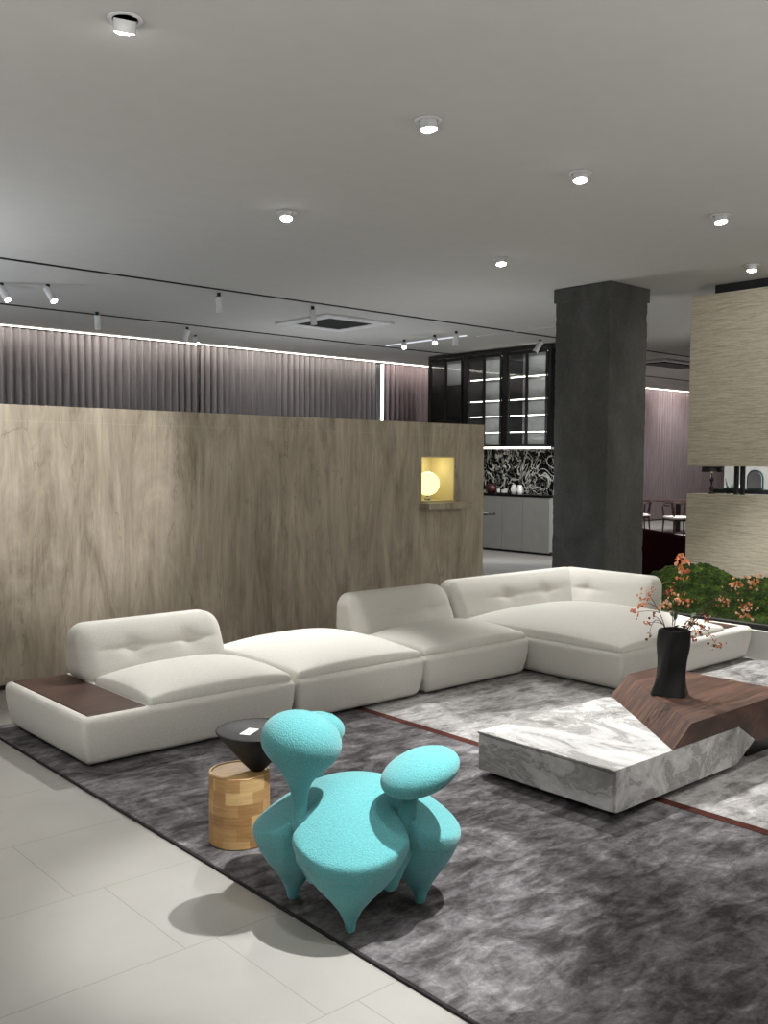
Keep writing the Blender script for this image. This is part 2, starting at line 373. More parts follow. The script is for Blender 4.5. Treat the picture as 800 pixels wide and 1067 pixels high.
SP = [
 (2.03,4.03,(2.75,6.45,1.72),'nearest ceiling spotlight at the top left, tilted head',520,36),
 (3.90,4.03,(4.1,3.3,.2),'ceiling spotlight near the top centre, tilted head',300,46),
 (5.35,4.05,(4.3,2.8,.2),'ceiling spotlight above the marble coffee table',900,38),
 (7.06,3.98,(6.9,3.2,0),'ceiling spotlight right of the concrete column top',620,36),
 (4.51,6.25,(3.1,4.7,.3),'ceiling spotlight above the travertine partition, left of centre',780,46),
 (7.04,6.25,(6.3,4.7,.3),'ceiling spotlight just left of the concrete column',560,46),
 (9.05,4.75,(8.6,4.6,.3),'small ceiling spotlight nearest the black gap over the right partition',300,60),
 # same grid, outside the picture
 (2.62,1.50,(2.08,2.5,.2),'ceiling spotlight over the turquoise chair',900,32),
 (1.6,1.2,(1.2,2.6,0),'ceiling spotlight over the pale tiles',120,64),
 (0.2,4.03,(.9,4.2,0),'ceiling spotlight beyond the left edge of view',140,64),
 (5.35,1.75,(4.6,1.8,0),'ceiling spotlight over the right side of the rug',170,50),
 (4.0,1.3,(3.2,1.2,0),'ceiling spotlight over the front of the rug',90,60),
]
for s in SP: downlight(*s)

# track spotlights
def trackspot(x, y, label, on=False, z=CEIL, aim=(0,-.5,-1), mat='white', L=.16):
    t = thing('track_spotlight', label, 'spotlight', (x,y,z), 'cylindrical spotlights at the tracks')
    obj('mounting_stem', cyl((x,y,z-.001), (x,y,z-.07), .022, 10), 'blackm', t)
    a = Vector((x,y,z-.07)); d = Vector(aim).normalized()
    obj('lamp_cylinder', tube([a-d*.03, a+d*L], .040, 16), mat, t, True)
    obj('lens', tube([a+d*(L+.0005), a+d*(L+.003)], .034, 16), 'lens' if on else 'blackm', t)
trackspot(4.39,10.62,'lit spotlight near the left edge of the far ceiling',True,aim=(.2,-.6,-.8))
trackspot(3.98,10.9,'lit spotlight cut by the left edge of the picture',True,aim=(.2,-.6,-.8))
trackspot(6.08,9.77,'small white cylinder spotlight on the nearer track, left of the air vent',aim=(.25,.3,-1))
trackspot(7.48,9.80,'white cylinder spotlight with dark end beside the air vent',aim=(.3,.2,-1))
trackspot(5.69,12.16,'dark-ended spotlight by the curtains at far left',aim=(.2,.3,-1))
trackspot(7.85,13.3,'lit downward spotlight close to the curtain joint',True,aim=(.1,-.5,-1),L=.08)
trackspot(10.58,11.44,'left one of the pair of lit spotlights before the black shelving',True,aim=(-.4,-.5,-.7),L=.08)
trackspot(10.52,10.68,'right one of the pair of lit spotlights before the black shelving',True,aim=(-.4,-.5,-.7),L=.08)
trackspot(10.44,10.14,'unlit thin spotlight right of the lit pair',aim=(0,.1,-1))
trackspot(12.1,9.89,'white cylinder spotlight against the top of the black shelving',aim=(-.5,.2,-.8))
trackspot(7.3,12.6,'unlit pale spotlight over the left curtain',aim=(-.2,.3,-1))

# air conditioning cassette
t = thing('ceiling_air_vent', 'square ceiling air conditioning vent with dark central grille', 'vent', (8.55,10.7,CEIL))
obj('vent_frame', geo_join([box(7.95,9.15,10.10,10.30,CEIL-.03,CEIL-.001,.005), box(7.95,9.15,11.10,11.30,CEIL-.03,CEIL-.001,.005), box(7.95,8.15,10.30,11.10,CEIL-.03,CEIL-.001,.005), box(8.95,9.15,10.30,11.10,CEIL-.03,CEIL-.001,.005)]), 'white', t)
obj('vent_grille', geo_join([box(8.15,8.95,10.31+i*.04,10.325+i*.04,CEIL-.026,CEIL-.004) for i in range(20)]+[box(8.15,8.95,10.30,11.10,CEIL-.003,CEIL-.001)]), 'grille', t)
t = thing('ceiling_air_vent', 'flat dark slotted vent on the ceiling right of the column', 'vent', (16.6,10.4,CEIL))
obj('vent_frame', box(15.9,17.6,10.0,10.8,CEIL-.04,CEIL-.001,.005), 'white', t)
obj('vent_grille', box(16.1,17.4,10.15,10.65,CEIL-.06,CEIL-.041), 'grille', t)
# curtains
def curtain(x0, x1, mat, label, ph=0, y=14.35, sp=.125):
    V = []; F = []; n = int((x1-x0)/sp*10); zs = (.03, 1.2, 2.4, 3.475)
    for i in range(n+1):
        x = x0+(x1-x0)*i/n
        for k, z in enumerate(zs):
            a = .045*math.sin(2*PI*(x/sp)+ph+.5*math.sin(x*3.1))+.012*math.sin(x*7.3+z)
            V.append(Vector((x+.01*math.sin(4*PI*x/sp), y+a, z)))
    m = len(zs)
    for i in range(n):
        for k in range(m-1): F.append((i*m+k, (i+1)*m+k, (i+1)*m+k+1, i*m+k+1))
    o = obj('curtain', (V, F), mat, None, 'all'); tag(o, label, 'curtain', 'pleated floor-length curtains'); return o
curtain(-3.5, 8.55, 'curt', 'dark taupe pleated curtain, the leftmost stretch above the travertine partition')
curtain(8.56, 12.55, 'curt', 'dark taupe pleated curtain between the curtain joint and the white light tube')
curtain(12.68, 15.6, 'curt2', 'mauve pleated curtain between the white tube and black shelving')
curtain(15.62, 29.5, 'curt2', 'mauve pleated curtain seen between the column and the stone partition')
o = obj('light_tube', cyl((12.6,14.25,.02), (12.6,14.25,3.45), .03, 12), 'ledw'); tag(o, 'vertical white light tube between two curtains', 'light')
o = obj('cove_light', box(-3.5, 29.5, 14.27, 14.285, 3.488, 3.499), 'led'); tag(o, 'hidden strip light along the top of the curtains', 'light')
la = bpy.data.lights.new('cove', 'AREA'); la.shape = 'RECTANGLE'; la.size = 33; la.size_y = .06; la.energy = 170; la.color = (1,.93,.84)
lo = bpy.data.objects.new('cove_wash', la); COL.objects.link(lo); lo.location = (13,14.12,3.48); lo.rotation_euler = (math.radians(28),0,0)

# ------------------------------------------------------------------ BLACK SHELVING + COUNTER
CX = 12.55
def area(loc, sx, sy, e, rot, rz=0, col=(1,.97,.93)):
    l = bpy.data.lights.new('shelf_glow', 'AREA'); l.shape = 'RECTANGLE'; l.size = sy; l.size_y = sx; l.energy = e; l.color = col
    o = bpy.data.objects.new('shelf_glow', l); COL.objects.link(o); o.location = loc; o.rotation_euler = rot
def upper(y0, y1, z0, shelves, label, door='glass', closed_z=None):
    t = thing('display_cabinet', label, 'cabinet', (CX+.25,(y0+y1)/2,z0), 'black display cabinets along the far side')
    D = .42; x0, x1 = CX, CX+D
    obj('cabinet_frame', geo_join([box(x0,x1,y0,y0+.07,z0,3.485), box(x0,x1,y1-.07,y1,z0,3.485), box(x0,x1,y0+.07,y1-.07,3.42,3.485), box(x0,x1,y0+.07,y1-.07,z0,z0+.03)]), 'black', t)
    obj('back_panel', box(x1-.02,x1-.001,y0+.07,y1-.07,z0+.03,3.42), 'backgrey', t)
    for z in shelves:
        s = obj('shelf', box(x0+.06,x1-.02,y0+.071,y1-.071,z-.03,z), 'black', t)
        obj('shelf_light', box(x0+.05,x0+.06,y0+.09,y1-.09,z-.022,z-.008), 'led', s, label='glowing strip on the shelf edge')
    if z0 > 1: obj('under_light', box(x0,x0+.03,y0+.01,y1-.01,z0-.026,z0-.001), 'led', t, label='glowing strip under the cabinet')
    for z in shelves: area((x0+.16,(y0+y1)/2,z-.036), (y1-y0)*.8, .03, 2.2, (0,math.radians(-38),0), PI/2)
    ym = (y0+y1)/2
    for a, b in ((y0+.07, ym), (ym, y1-.07)):
        d = obj('door', geo_join([box(x0-.02,x0-.001,a,a+.028,z0+.01,3.40), box(x0-.02,x0-.001,b-.028,b,z0+.01,3.40), box(x0-.02,x0-.001,a+.028,b-.028,3.36,3.40), box(x0-.02,x0-.001,a+.028,b-.028,z0+.01,z0+.04)]), 'blackm', t)
        obj('door_pane', box(x0-.012,x0-.008,a+.029,b-.029,z0+.04,3.36), door, d, label='smoked glass pane' if door == 'dglass' else 'clear glass pane')
    return t
SH = [3.395, 3.0, 2.62, 2.35, 2.07]
upper(10.02, 11.02, 1.80, SH, 'black glass-fronted display cabinet next to the concrete column')
upper(11.02, 11.95, 1.80, SH, 'middle black glass-fronted display cabinet, lit shelves behind the doors')
ta = upper(11.95, 12.90, .02, [3.395], 'tall black display cabinet by the curtain, only its top shelf lit')
obj('inner_panel', box(CX+.20, CX+.22, 12.02, 12.83, .05, 2.95), 'dglass', ta, label='dark inner panel')
obj('shelf', box(CX+.06, CX+.195, 12.03, 12.82, 2.30, 2.32), 'darkm', ta)
struct('wall_backsplash', box(CX+.40, CX+.46, 9.2, 11.95, .0, 1.80), 'bmarble', label='black marble backsplash with bold white veins', cat='wall')
struct('wall_cabinet_side', box(CX+.46, CX+.6, 9.2, 13.0, .0, CEIL), 'blackm', label='black panel behind the shelving', cat='wall')
o = obj('countertop', box(CX-.02, CX+.40, 9.98, 11.95, .955, .99, .003), 'black'); tag(o, 'black stone countertop below the marble backsplash', 'countertop')
for y0, y1, lb in ((9.99,10.56,'grey base cabinet nearest the concrete column'), (10.565,11.03,'middle grey base cabinet under the black countertop'), (11.035,11.94,'grey base cabinet partly behind the travertine partition end')):
    t = thing('base_cabinet', lb, 'cabinet', (CX+.2,(y0+y1)/2,0), 'grey base cabinets under the countertop')
    obj('cabinet_body', box(CX+.001,CX+.39,y0,y1,.06,.954), 'cabgrey', t)
    obj('door', box(CX-.02,CX-.0,y0+.003,y1-.003,.04,.945,.002), 'cabgrey', t)
    obj('toe_kick', box(CX+.03,CX+.36,y0,y1,0,.059), 'blackm', t, label='black recessed toe kick')
# things on the counter
def cup(y, label):
    t = thing('cup', label, 'cup', (CX+.2,y,.99), 'white cups on the counter')
    obj('cup_body', lathe([(.030,0), (.045,.03), (.050,.08), (.040,.14), (.032,.16), (.028,.155), (.028,.03)], 20, (CX+.2,y,.99)), 'white', t, 'all')
    obj('handle', tube(bez([(CX+.16,y,1.03), (CX+.11,y,1.04), (CX+.11,y,1.10), (CX+.16,y,1.11)], 8), .006, 6), 'white', t)
cup(10.95, 'left one of two small white cups on the black countertop'); cup(10.82, 'right one of two small white cups on the black countertop')
t = thing('serving_tray', 'small silver tray of glassware on the black countertop', 'tray', (CX+.2,11.2,.99))
obj('tray_plate', lathe([(.13,0), (.15,.015), (.155,.02), (.14,.012), (.02,.008)], 24, (CX+.2,11.2,.99)), 'chrome', t, True)
for i, (dx, dy) in enumerate([(-.04,-.06), (.02,.02), (-.03,.08), (.05,-.02)]):
    obj('small_glass', lathe([(.02,.01), (.028,.03), (.03,.06+.01*i), (.027,.058), (.02,.02)], 12, (CX+.2+dx,11.2+dy,.99)), 'white', t, True)
t = thing('glass_jar', 'dark red round jar at the left end of the black countertop', 'jar', (CX+.2,11.5,.99))
obj('jar_body', lathe([(.05,0), (.08,.03), (.10,.08), (.09,.13), (.07,.16), (.05,.17)], 24, (CX+.2,11.47,.99)), 'red', t, 'all')
obj('lid', lathe([(.052,.171), (.055,.18), (.02,.20), (.012,.22)], 16, (CX+.2,11.47,.99)), 'black', t, True)
# dark desk corner poking from behind the partition
t = thing('side_console', 'small black console edge showing past the right end of the travertine partition', 'console', (8.9,8.3,0))
obj('top', box(8.5,9.2,8.20,8.8,.87,.89,.004), 'black', t)
obj('tray', box(8.7,9.1,8.24,8.6,.8902,.90), 'card', t)
obj('pedestal', box(8.6,9.1,8.62,8.74,.0,.869,.004), 'black', t)

# ------------------------------------------------------------------ RUG
t = thing('rug', 'large two-tone grey rug with rust stripe under the seating', 'rug', (4.5,2.5,0))
obj('dark_field', box(1.90,3.785,-1.5,5.55,.0,.012,.003), 'rugd', t, label='dark charcoal marbled field')
obj('stripe', box(3.787,3.843,-1.5,5.55,.0,.0125,.002), 'rugs', t, label='thin rust brown stripe')
obj('light_field', box(3.845,7.16,-1.5,5.55,.0,.012,.003), 'rugl', t, label='pale grey marbled field')
obj('binding', box(1.890,1.899,-1.5,5.55,.0,.010,.002), 'rugedge', t, label='dark bound edge')
R0 = .0125

# ------------------------------------------------------------------ SOFA
BZ = .275
def base_def(h):
    def f(p):
        t = min(1, max(0, (p.z+h[2])/(2*h[2]))); s = -.034*(1-t)**2.4-.001
        return (p.x+math.copysign(1, p.x)*s*min(1, abs(p.x)/h[0]*1.0), p.y+math.copysign(1, p.y)*s*min(1, abs(p.y)/h[1]*1.0), p.z)
    return f
def sofa_base(x0, x1, y0, y1, t):
    z0 = R0+.010; h = ((x1-x0)/2, (y1-y0)/2, (BZ-z0)/2)
    obj('base', rbox(((x0+x1)/2,(y0+y1)/2,(BZ+z0)/2), h, .034, 5, (14,14,8), base_def(h)), 'sofa', t, 'all')
    obj('plinth', box(x0+.09,x1-.09,y0+.09,y1-.09,R0,z0+.01), 'blackm', t, label='recessed black plinth')
def cushion(x0, x1, y0, y1, t, crown=.092, edge=.048, name='seat_cushion', z0=BZ-.015):
    hx, hy = (x1-x0)/2, (y1-y0)/2; hz = edge/2
    def f(p):
        u = min(1, abs(p.x)/hx); v = min(1, abs(p.y)/hy)
        z = p.z
        k = max(0, (1-u**2.6)*(1-v**2.6))
        if p.z > 0: z += crown*k**.62*(p.z/hz)
        pin = 1+.0
        return (p.x*pin, p.y*pin, z)
    obj(name, rbox(((x0+x1)/2,(y0+y1)/2,z0+hz), (hx,hy,hz), hz*.95, 5, (26,26,1), f), 'sofa', t, 'all')
def dimple(x, z, pts, r=.10, d=.022):
    s = 0
    for (a, b) in pts:
        q = ((x-a)**2+(z-b)**2)/r**2; s += d*math.exp(-q*3)+.5*d*math.exp(-((z-b)**2)/(.012)**2*.5)*math.exp(-((x-a)/.16)**2)
    return s
def backrest(x0, x1, yb, t, zt=.585, th=.36, pts=(), name='backrest', z0=BZ-.02, side=False, r=.10):
    # along x; back plane at yb, thickness th at the foot, leaning front
    hx, hy, hz = (x1-x0)/2, th/2, (zt-z0)/2
    def f(p):
        tt = min(1, max(0, (p.z+hz)/(2*hz)))
        y = p.y
        front = min(1, max(0, (-p.y/hy)*.5+.5))
        y += front*.17*tt**1.1
        y -= (1-front)*.03*tt
        if p.y < -hy*.4: y += dimple(p.x, p.z, pts)
        x = p.x*(1-.012*tt)
        return (x, y, p.z)
    g = rbox((0,0,0), (hx,hy,hz), r, 6, (34,6,14), f)
    if side:   # rotated: runs along y, front faces -x
        V = [Vector((p.y, -p.x, p.z)) for p in g[0]]
        V = [v+Vector((yb-hy, (x0+x1)/2, z0+hz)) for v in V]
    else:
        V = [p+Vector(((x0+x1)/2, yb-hy, z0+hz)) for p in g[0]]
    return obj(name, (V, g[1]), 'sofa', t, 'all')
FY, BY = 4.44, 5.50
t = thing('sofa_module', 'white boucle sofa module at the left end with dark wood side shelf and low back', 'sofa', (2.65,5,0), 'white modular sofa')
sofa_base(1.985, 3.285, FY, BY, t)
obj('wood_shelf', box(2.025,2.340,4.475,5.455,BZ-.01,BZ+.004,.002), 'walnut', t, label='dark walnut inset shelf')
cushion(2.355, 3.268, 4.468, 5.12, t)
backrest(2.31, 3.283, 5.47, t, pts=((-.16,.02), (.22,.02)))
t = thing('sofa_module', 'backless white boucle sofa module, an ottoman between the two low-backed ones', 'sofa', (3.81,5,0), 'white modular sofa')
sofa_base(3.29, 4.325, FY, BY, t); cushion(3.305, 4.310, 4.468, 5.45, t, .105)
t = thing('sofa_module', 'white boucle sofa module with low back, between the ottoman and the corner piece', 'sofa', (4.85,5,0), 'white modular sofa')
sofa_base(4.33, 5.375, FY, BY, t); cushion(4.345, 5.360, 4.468, 5.12, t)
backrest(4.345, 5.365, 5.47, t, pts=((-.10,.02), (.24,.02)))
t = thing('sofa_module', 'large white boucle corner sofa module with back along two sides and deep seat', 'sofa', (6.2,4.6,0), 'white modular sofa')
sofa_base(5.38, 7.14, 3.66, BY, t); cushion(5.41, 6.76, 3.69, 5.18, t, .125)
backrest(5.39, 7.10, 5.47, t, zt=.60, pts=((-.25,.02), (.25,.02)))
def side_back():
    y0, y1 = 4.42, 5.44; hx, hy, hz = (y1-y0)/2, .18, (.60-(BZ-.02))/2
    def f(p):
        tt = min(1, max(0, (p.z+hz)/(2*hz))); y = p.y; front = min(1, max(0, (-p.y/hy)*.5+.5))
        y += front*.17*tt**1.1-(1-front)*.03*tt
        if p.y < -hy*.4: y += dimple(p.x, p.z, ((.12,.02),))
        return (p.x, y, p.z)
    g = rbox((0,0,0), (hx,hy,hz), .085, 6, (30,6,14), f)
    return [Vector((p.y, p.x, p.z))+Vector((7.11-hy, (y0+y1)/2, BZ-.02+hz)) for p in g[0]], g[1]
obj('side_backrest', side_back(), 'sofa', t, 'all')
obj('wood_shelf', box(6.80,7.06,3.73,4.40,BZ-.01,BZ+.002,.002), 'walnut', t, label='walnut inset shelf')

# ------------------------------------------------------------------ COFFEE TABLE
t = thing('coffee_table', 'low grey marble coffee table with overlapping walnut block on one end', 'coffee table', (4,2.75,0))
Y0, Y1, MZ = 2.355, 3.153, .234
obj('marble_base', prism([(3.436,.045), (4.465,.045), (4.645,.138), (4.478,MZ), (3.436,MZ)], 1, Y0, Y1, .0015), 'marble', t)
d = obj('drawer', box(3.426,3.4355,Y0+.012,Y1-.008,.048,MZ-.016,.001), 'marble', t, label='marble drawer front')
obj('top_lip', box(3.424,3.4355,Y0,Y1,MZ-.010,MZ,.001), 'marble', t, label='thin overhanging marble edge')
obj('plinth', box(3.50,4.35,Y0+.06,Y1-.06,R0,.044), 'darkm', t, label='recessed dark plinth')
def wood_block():
    # skewed left face, from marble surface up; x at y
    def xl(y, z):
        k = (y-Y0)/(Y1-Y0); b = 3.872+.655*k; tp = 4.03+.655*k
        return b+(tp-b)*(z-MZ)/(.331-MZ)
    V = []; F = []
    e = .0006
    for y in (Y0, Y1):
        V += [Vector((xl(y,MZ),y,MZ+e)), Vector((xl(y,.331),y,.331)), Vector((5.02,y,.331)), Vector((5.02,y,.125)), Vector((4.668,y,.125)), Vector((4.482 if y == Y0 else 4.532,y,MZ+e))]
    n = 6
    F.append(tuple(range(n))); F.append(tuple(range(n, 2*n))[::-1])
    for i in range(n): F.append((i, i+n, (i+1)%n+n, (i+1)%n))
    return V, F
obj('wood_block', wood_block(), 'walnut2', t, label='angular walnut block lying over the marble end')
obj('block_foot', box(4.72,4.98,Y0+.08,Y1-.08,R0,.1245), 'darkm', t, label='dark foot under the walnut block')

# vase
VX, VY, VZ = 4.47, 2.745, .3315
def vring(z, r, tw, k=3.2, n=40, cx=0, cy=0):
    out = []
    for j in range(n):
        a = 2*PI*j/n; c, s = math.cos(a), math.sin(a); q = (abs(c)**k+abs(s)**k)**(-1/k)
        x, y = r*q*c, r*q*s; out.append((VX+cx+x*math.cos(tw)-y*math.sin(tw), VY+cy+x*math.sin(tw)+y*math.cos(tw), VZ+z))
    return out
rings = []
for i in range(17):
    z = .34*i/16; u = i/16; r = .086-.019*min(1, u*1.8)**.8+.004*math.cos(8*u); rings.append(vring(z, r, .35+1.05*u, 5.0, 40, .012*u, -.014*u))
r_in = [vring(.34, .062, 1.4, 3.0, 40, .012, -.014), vring(.25, .05, 1.2, 3.0, 40, .01, -.01)]
t = thing('vase', 'tall black twisted vase on the walnut end of the coffee table', 'vase', (VX,VY,VZ))
obj('vase_body', loft(rings+r_in), 'vase', t, True)
obj('rim', tube([Vector(p)+Vector((0,0,.001)) for p in vring(.34, .066, 1.4, 3.0, 24, .012, -.014)+vring(.34, .066, 1.4, 3.0, 24, .012, -.014)[:1]], .003, 6), 'vase', t)

# branches
def blossom_mesh(name, mat, r):
    V, F = [], []
    parts = []
    for k in range(5):
        a = 2*PI*k/5; c = Vector((r*.62*math.cos(a), r*.62*math.sin(a), random.uniform(-.2,.4)*r))
        bm = bmesh.new(); bmesh.ops.create_icosphere(bm, subdivisions=1, radius=r*.52)
        for v in bm.verts: v.co.z *= .55
        bm.verts.index_update(); parts.append(([v.co+c for v in bm.verts], [tuple(v.index for v in f.verts) for f in bm.faces])); bm.free()
    parts.append(([Vector(p)*r*.35 for p in ((1,0,.6),(-.5,.87,.6),(-.5,-.87,.6),(0,0,1.4),(0,0,-.4))], [(0,1,3),(1,2,3),(2,0,3),(1,0,4),(2,1,4),(0,2,4)]))
    V, F = geo_join(parts); me = bpy.data.meshes.new(name); me.from_pydata([tuple(v) for v in V], [], F); me.materials.append(M[mat]); return me
BL = [blossom_mesh('blossom', 'petal', .0110), blossom_mesh('blossom', 'petal2', .0105), blossom_mesh('blossom', 'petal3', .009)]
def leaf_geo(p, d, L=.05):
    d = d.normalized(); s = d.cross(Vector((0,0,1))); s = s.normalized() if s.length > .01 else Vector((1,0,0)); up = s.cross(d)
    V = []; n = 6
    for i in range(n+1):
        u = i/n; w = .011*math.sin(PI*u)**.8+.0002; c = p+d*L*u-up*.012*u*u
        V += [c-s*w+up*.002, c-up*.002, c+s*w+up*.002]
    F = []
    for i in range(n):
        for k in (0,1): F.append((i*3+k, i*3+k+1, (i+1)*3+k+1, (i+1)*3+k))
    return V, F
def branch(label, mids, tips, nb=5, spread=.028, mats=(0,1,2), leaf=0):
    base = Vector((VX+.01+random.uniform(-.02,.02), VY-.01+random.uniform(-.02,.02), VZ+.12))
    rim = Vector((VX+.012+(mids.x-VX)*.16, VY-.014+(mids.y-VY)*.16, VZ+.345))
    t = thing('flowering_branch', label, 'branch', tuple(base), 'flowering branches in the black vase')
    geos = []
    stem = bez([base, rim, mids, tips[0]], 14); geos.append(tube(stem, [.0034-.0022*i/14 for i in range(15)], 6))
    for tp in tips[1:]:
        k = random.choice((7,8,9)); s = stem[k]; geos.append(tube(bez([s, s.lerp(tp,.5)+Vector((0,0,.02)), tp], 8), [.002-.001*i/8 for i in range(9)], 5))
    obj('stem', geo_join(geos), 'twig', t, True)
    for tp in tips:
        for k in range(nb*3):
            o = bpy.data.objects.new('blossom', BL[random.choice(mats)]); COL.objects.link(o); o.parent = t
            q = tp+Vector([random.gauss(0,1)*spread*1.25 for _ in range(3)])*Vector((.8,.8,1.0)).length/1.6
            o.location = q-base; o.rotation_euler = [random.uniform(0,6) for _ in range(3)]; s = random.uniform(.5,.95); o.scale = (s,s,s)
    for k in range(leaf):
        s = stem[random.randint(5,13)]; obj('leaf', leaf_geo(s, Vector((random.uniform(-1,1), random.uniform(-1,1), random.uniform(-.2,.8)))), 'leafg', t)
n_ = plain('dark_green_leaf', (48,66,36), .6); M['leafg'] = n_
Vv = Vector
branch('tallest flowering branch, standing straight up with a pink-orange head', Vv((4.50,2.74,.85)), [Vv((4.53,2.73,1.03)), Vv((4.54,2.72,.975))], 9, .017, (0,1,0), 2)
branch('left arching branch with orange blossoms above the sofa cushion', Vv((4.42,2.82,.83)), [Vv((4.38,2.84,.865)), Vv((4.37,2.86,.81)), Vv((4.35,2.88,.755))], 5, .016, (0,1,0))
branch('thin left branch hanging down with dark berries', Vv((4.42,2.82,.82)), [Vv((4.40,2.83,.635)), Vv((4.39,2.84,.70)), Vv((4.41,2.81,.74))], 2, .012, (2,2,0))
branch('short central branch with pale and rust blossoms above the vase mouth', Vv((4.48,2.75,.78)), [Vv((4.48,2.76,.86)), Vv((4.54,2.71,.815)), Vv((4.45,2.78,.80))], 6, .018, (0,1,2), 2)
branch('long branch reaching far right with yellow-orange tips', Vv((4.62,2.62,.88)), [Vv((4.81,2.47,.935)), Vv((4.74,2.53,.905))], 6, .016, (0,1,0), 3)
branch('right branch with pale and rust blossoms before the moss', Vv((4.62,2.62,.86)), [Vv((4.77,2.49,.79)), Vv((4.68,2.57,.82)), Vv((4.79,2.48,.765))], 6, .018, (0,1,2), 2)
branch('right drooping branch with rust blossoms beside the vase', Vv((4.57,2.67,.80)), [Vv((4.65,2.59,.60)), Vv((4.60,2.64,.68)), Vv((4.58,2.66,.64))], 6, .016, (2,0,1), 1)
branch('short right branch with dark berries just over the vase rim', Vv((4.54,2.70,.77)), [Vv((4.62,2.63,.73)), Vv((4.56,2.69,.70))], 5, .014, (2,1,2), 1)

# ------------------------------------------------------------------ TURQUOISE CHAIR
CCX, CCY = 2.112, 2.508
fu = (0,.04,.08,.12,.16,.20,.25,.30,.35,.45)
UO = (.240,.248,.266,.292,.320,.342,.358,.362,.352,.33); UI = (.206,.198,.172,.130,.080,.035,.0,.0,.0,.0); WW = (.015,.021,.040,.075,.118,.152,.182,.196,.196,.19)
ROT = [PI/4+k*PI/2+.0 for k in range(4)]   # four lobes on the diagonals
def smin(a, b, k):
    h = np.clip(.5+.5*(b-a)/k, 0, 1); return b*(1-h)+a*h-k*h*(1-h)
def smax(a, b, k): return -smin(-a, -b, k)
def dome(X, Y): return .445-1.32*(X*X+Y*Y)
def lobe(X, Y, Z, ang):
    c, s = math.cos(ang), math.sin(ang); U = X*c+Y*s; W = -X*s+Y*c
    uo = np.interp(Z, fu, UO); ui = np.interp(Z, fu, UI); w = np.interp(Z, fu, WW); a = (uo-ui)/2; m = (uo+ui)/2
    w = w*np.interp(U, (0,.08,.12,.17,.23), (.50,.54,.62,.80,1.0))**np.interp(Z, (.12,.24), (.3,1.0))
    q = np.sqrt(((U-m)/a)**2+(W/w)**2+1e-9)
    d = (q-1)*np.minimum(a, w)*.9
    return smax(d, -Z+.004, .003)
def leg_fn(ang):
    return lambda X, Y, Z: smax(lobe(X,Y,Z,ang), Z-dome(X,Y)+.022, .012)
def seat_fn(X, Y, Z):
    d = lobe(X,Y,Z,ROT[0])
    for a in ROT[1:]: d = smin(d, lobe(X,Y,Z,a), .010)
    return smax(smax(d-.003, Z-dome(X,Y), .010), -(Z-dome(X,Y)+.075), .01)
ch = thing('lounge_chair', 'turquoise boucle sculptural chair with four lobed legs and mushroom-shaped rests', 'chair', (CCX,CCY,R0))
def place(g): return [p+Vector((CCX,CCY,R0-.003)) for p in g[0]], g[1]
obj('seat', place(surface_nets(seat_fn, (-.40,-.40,.15), (.40,.40,.50), .008)), 'turq', ch, 'all')
for a in ROT:
    obj('leg', place(surface_nets(leg_fn(a), (-.40,-.40,-.01), (.40,.40,.42), .008)), 'turq', ch, 'all')
def ell(X, Y, Z, c, r, nrm):
    n = Vector(nrm).normalized(); a = n.cross(Vector((0.3,1,0))).normalized(); b = n.cross(a)
    x, y, z = X-c[0], Y-c[1], Z-c[2]
    p = (x*a.x+y*a.y+z*a.z)/r[0]; q = (x*b.x+y*b.y+z*b.z)/r[1]; s = (x*n.x+y*n.y+z*n.z)/r[2]
    k = np.sqrt(p*p+q*q+s*s+1e-9); return (k-1)*min(r)
def cone(X, Y, Z, p0, p1, r0, r1):
    a, b = Vector(p0), Vector(p1); d = b-a; L2 = d.length_squared
    t = np.clip(((X-a.x)*d.x+(Y-a.y)*d.y+(Z-a.z)*d.z)/L2, 0, 1)
    return np.sqrt((X-a.x-t*d.x)**2+(Y-a.y-t*d.y)**2+(Z-a.z-t*d.z)**2)-(r0+(r1-r0)*t)
def rest(pts, rad, c, r, nrm, k=.06, extra=None):
    def fn(X, Y, Z):
        d = None
        for i in range(len(pts)-1):
            e = cone(X,Y,Z,pts[i],pts[i+1],rad[i],rad[i+1]); d = e if d is None else smin(d, e, .02)
        h = ell(X,Y,Z,c,r,nrm)
        if extra: h = smin(h, ell(X,Y,Z,*extra), .03)
        return smin(d, h, k)
    return surface_nets(fn, (-.48,-.48,.04), (.48,.48,.78), .008)
obj('headrest', place(rest([(-.190,.0,.14), (-.222,.0,.22), (-.240,.005,.34), (-.243,.01,.50)], [.020,.028,.025,.028], (-.225,.02,.610), (.138,.128,.100), (.25,-.05,1), .10)), 'turq', ch, 'all', label='tallest rounded rest on a thin stem')
obj('armrest', place(rest([(.0,-.175,.13), (.01,-.20,.24), (.025,-.215,.33), (.035,-.240,.44)], [.03,.045,.038,.021], (.035,-.280,.525), (.138,.118,.066), (-.30,.10,1), .05)), 'turq', ch, 'all', label='oval rest on the camera side')
obj('armrest', place(rest([(.0,.185,.15), (0,.215,.22), (0,.225,.36), (0,.225,.46)], [.02,.036,.028,.024], (.0,.225,.560), (.10,.10,.068), (.1,.1,1), .05)), 'turq', ch, 'all', label='rounded rest behind the tallest one')

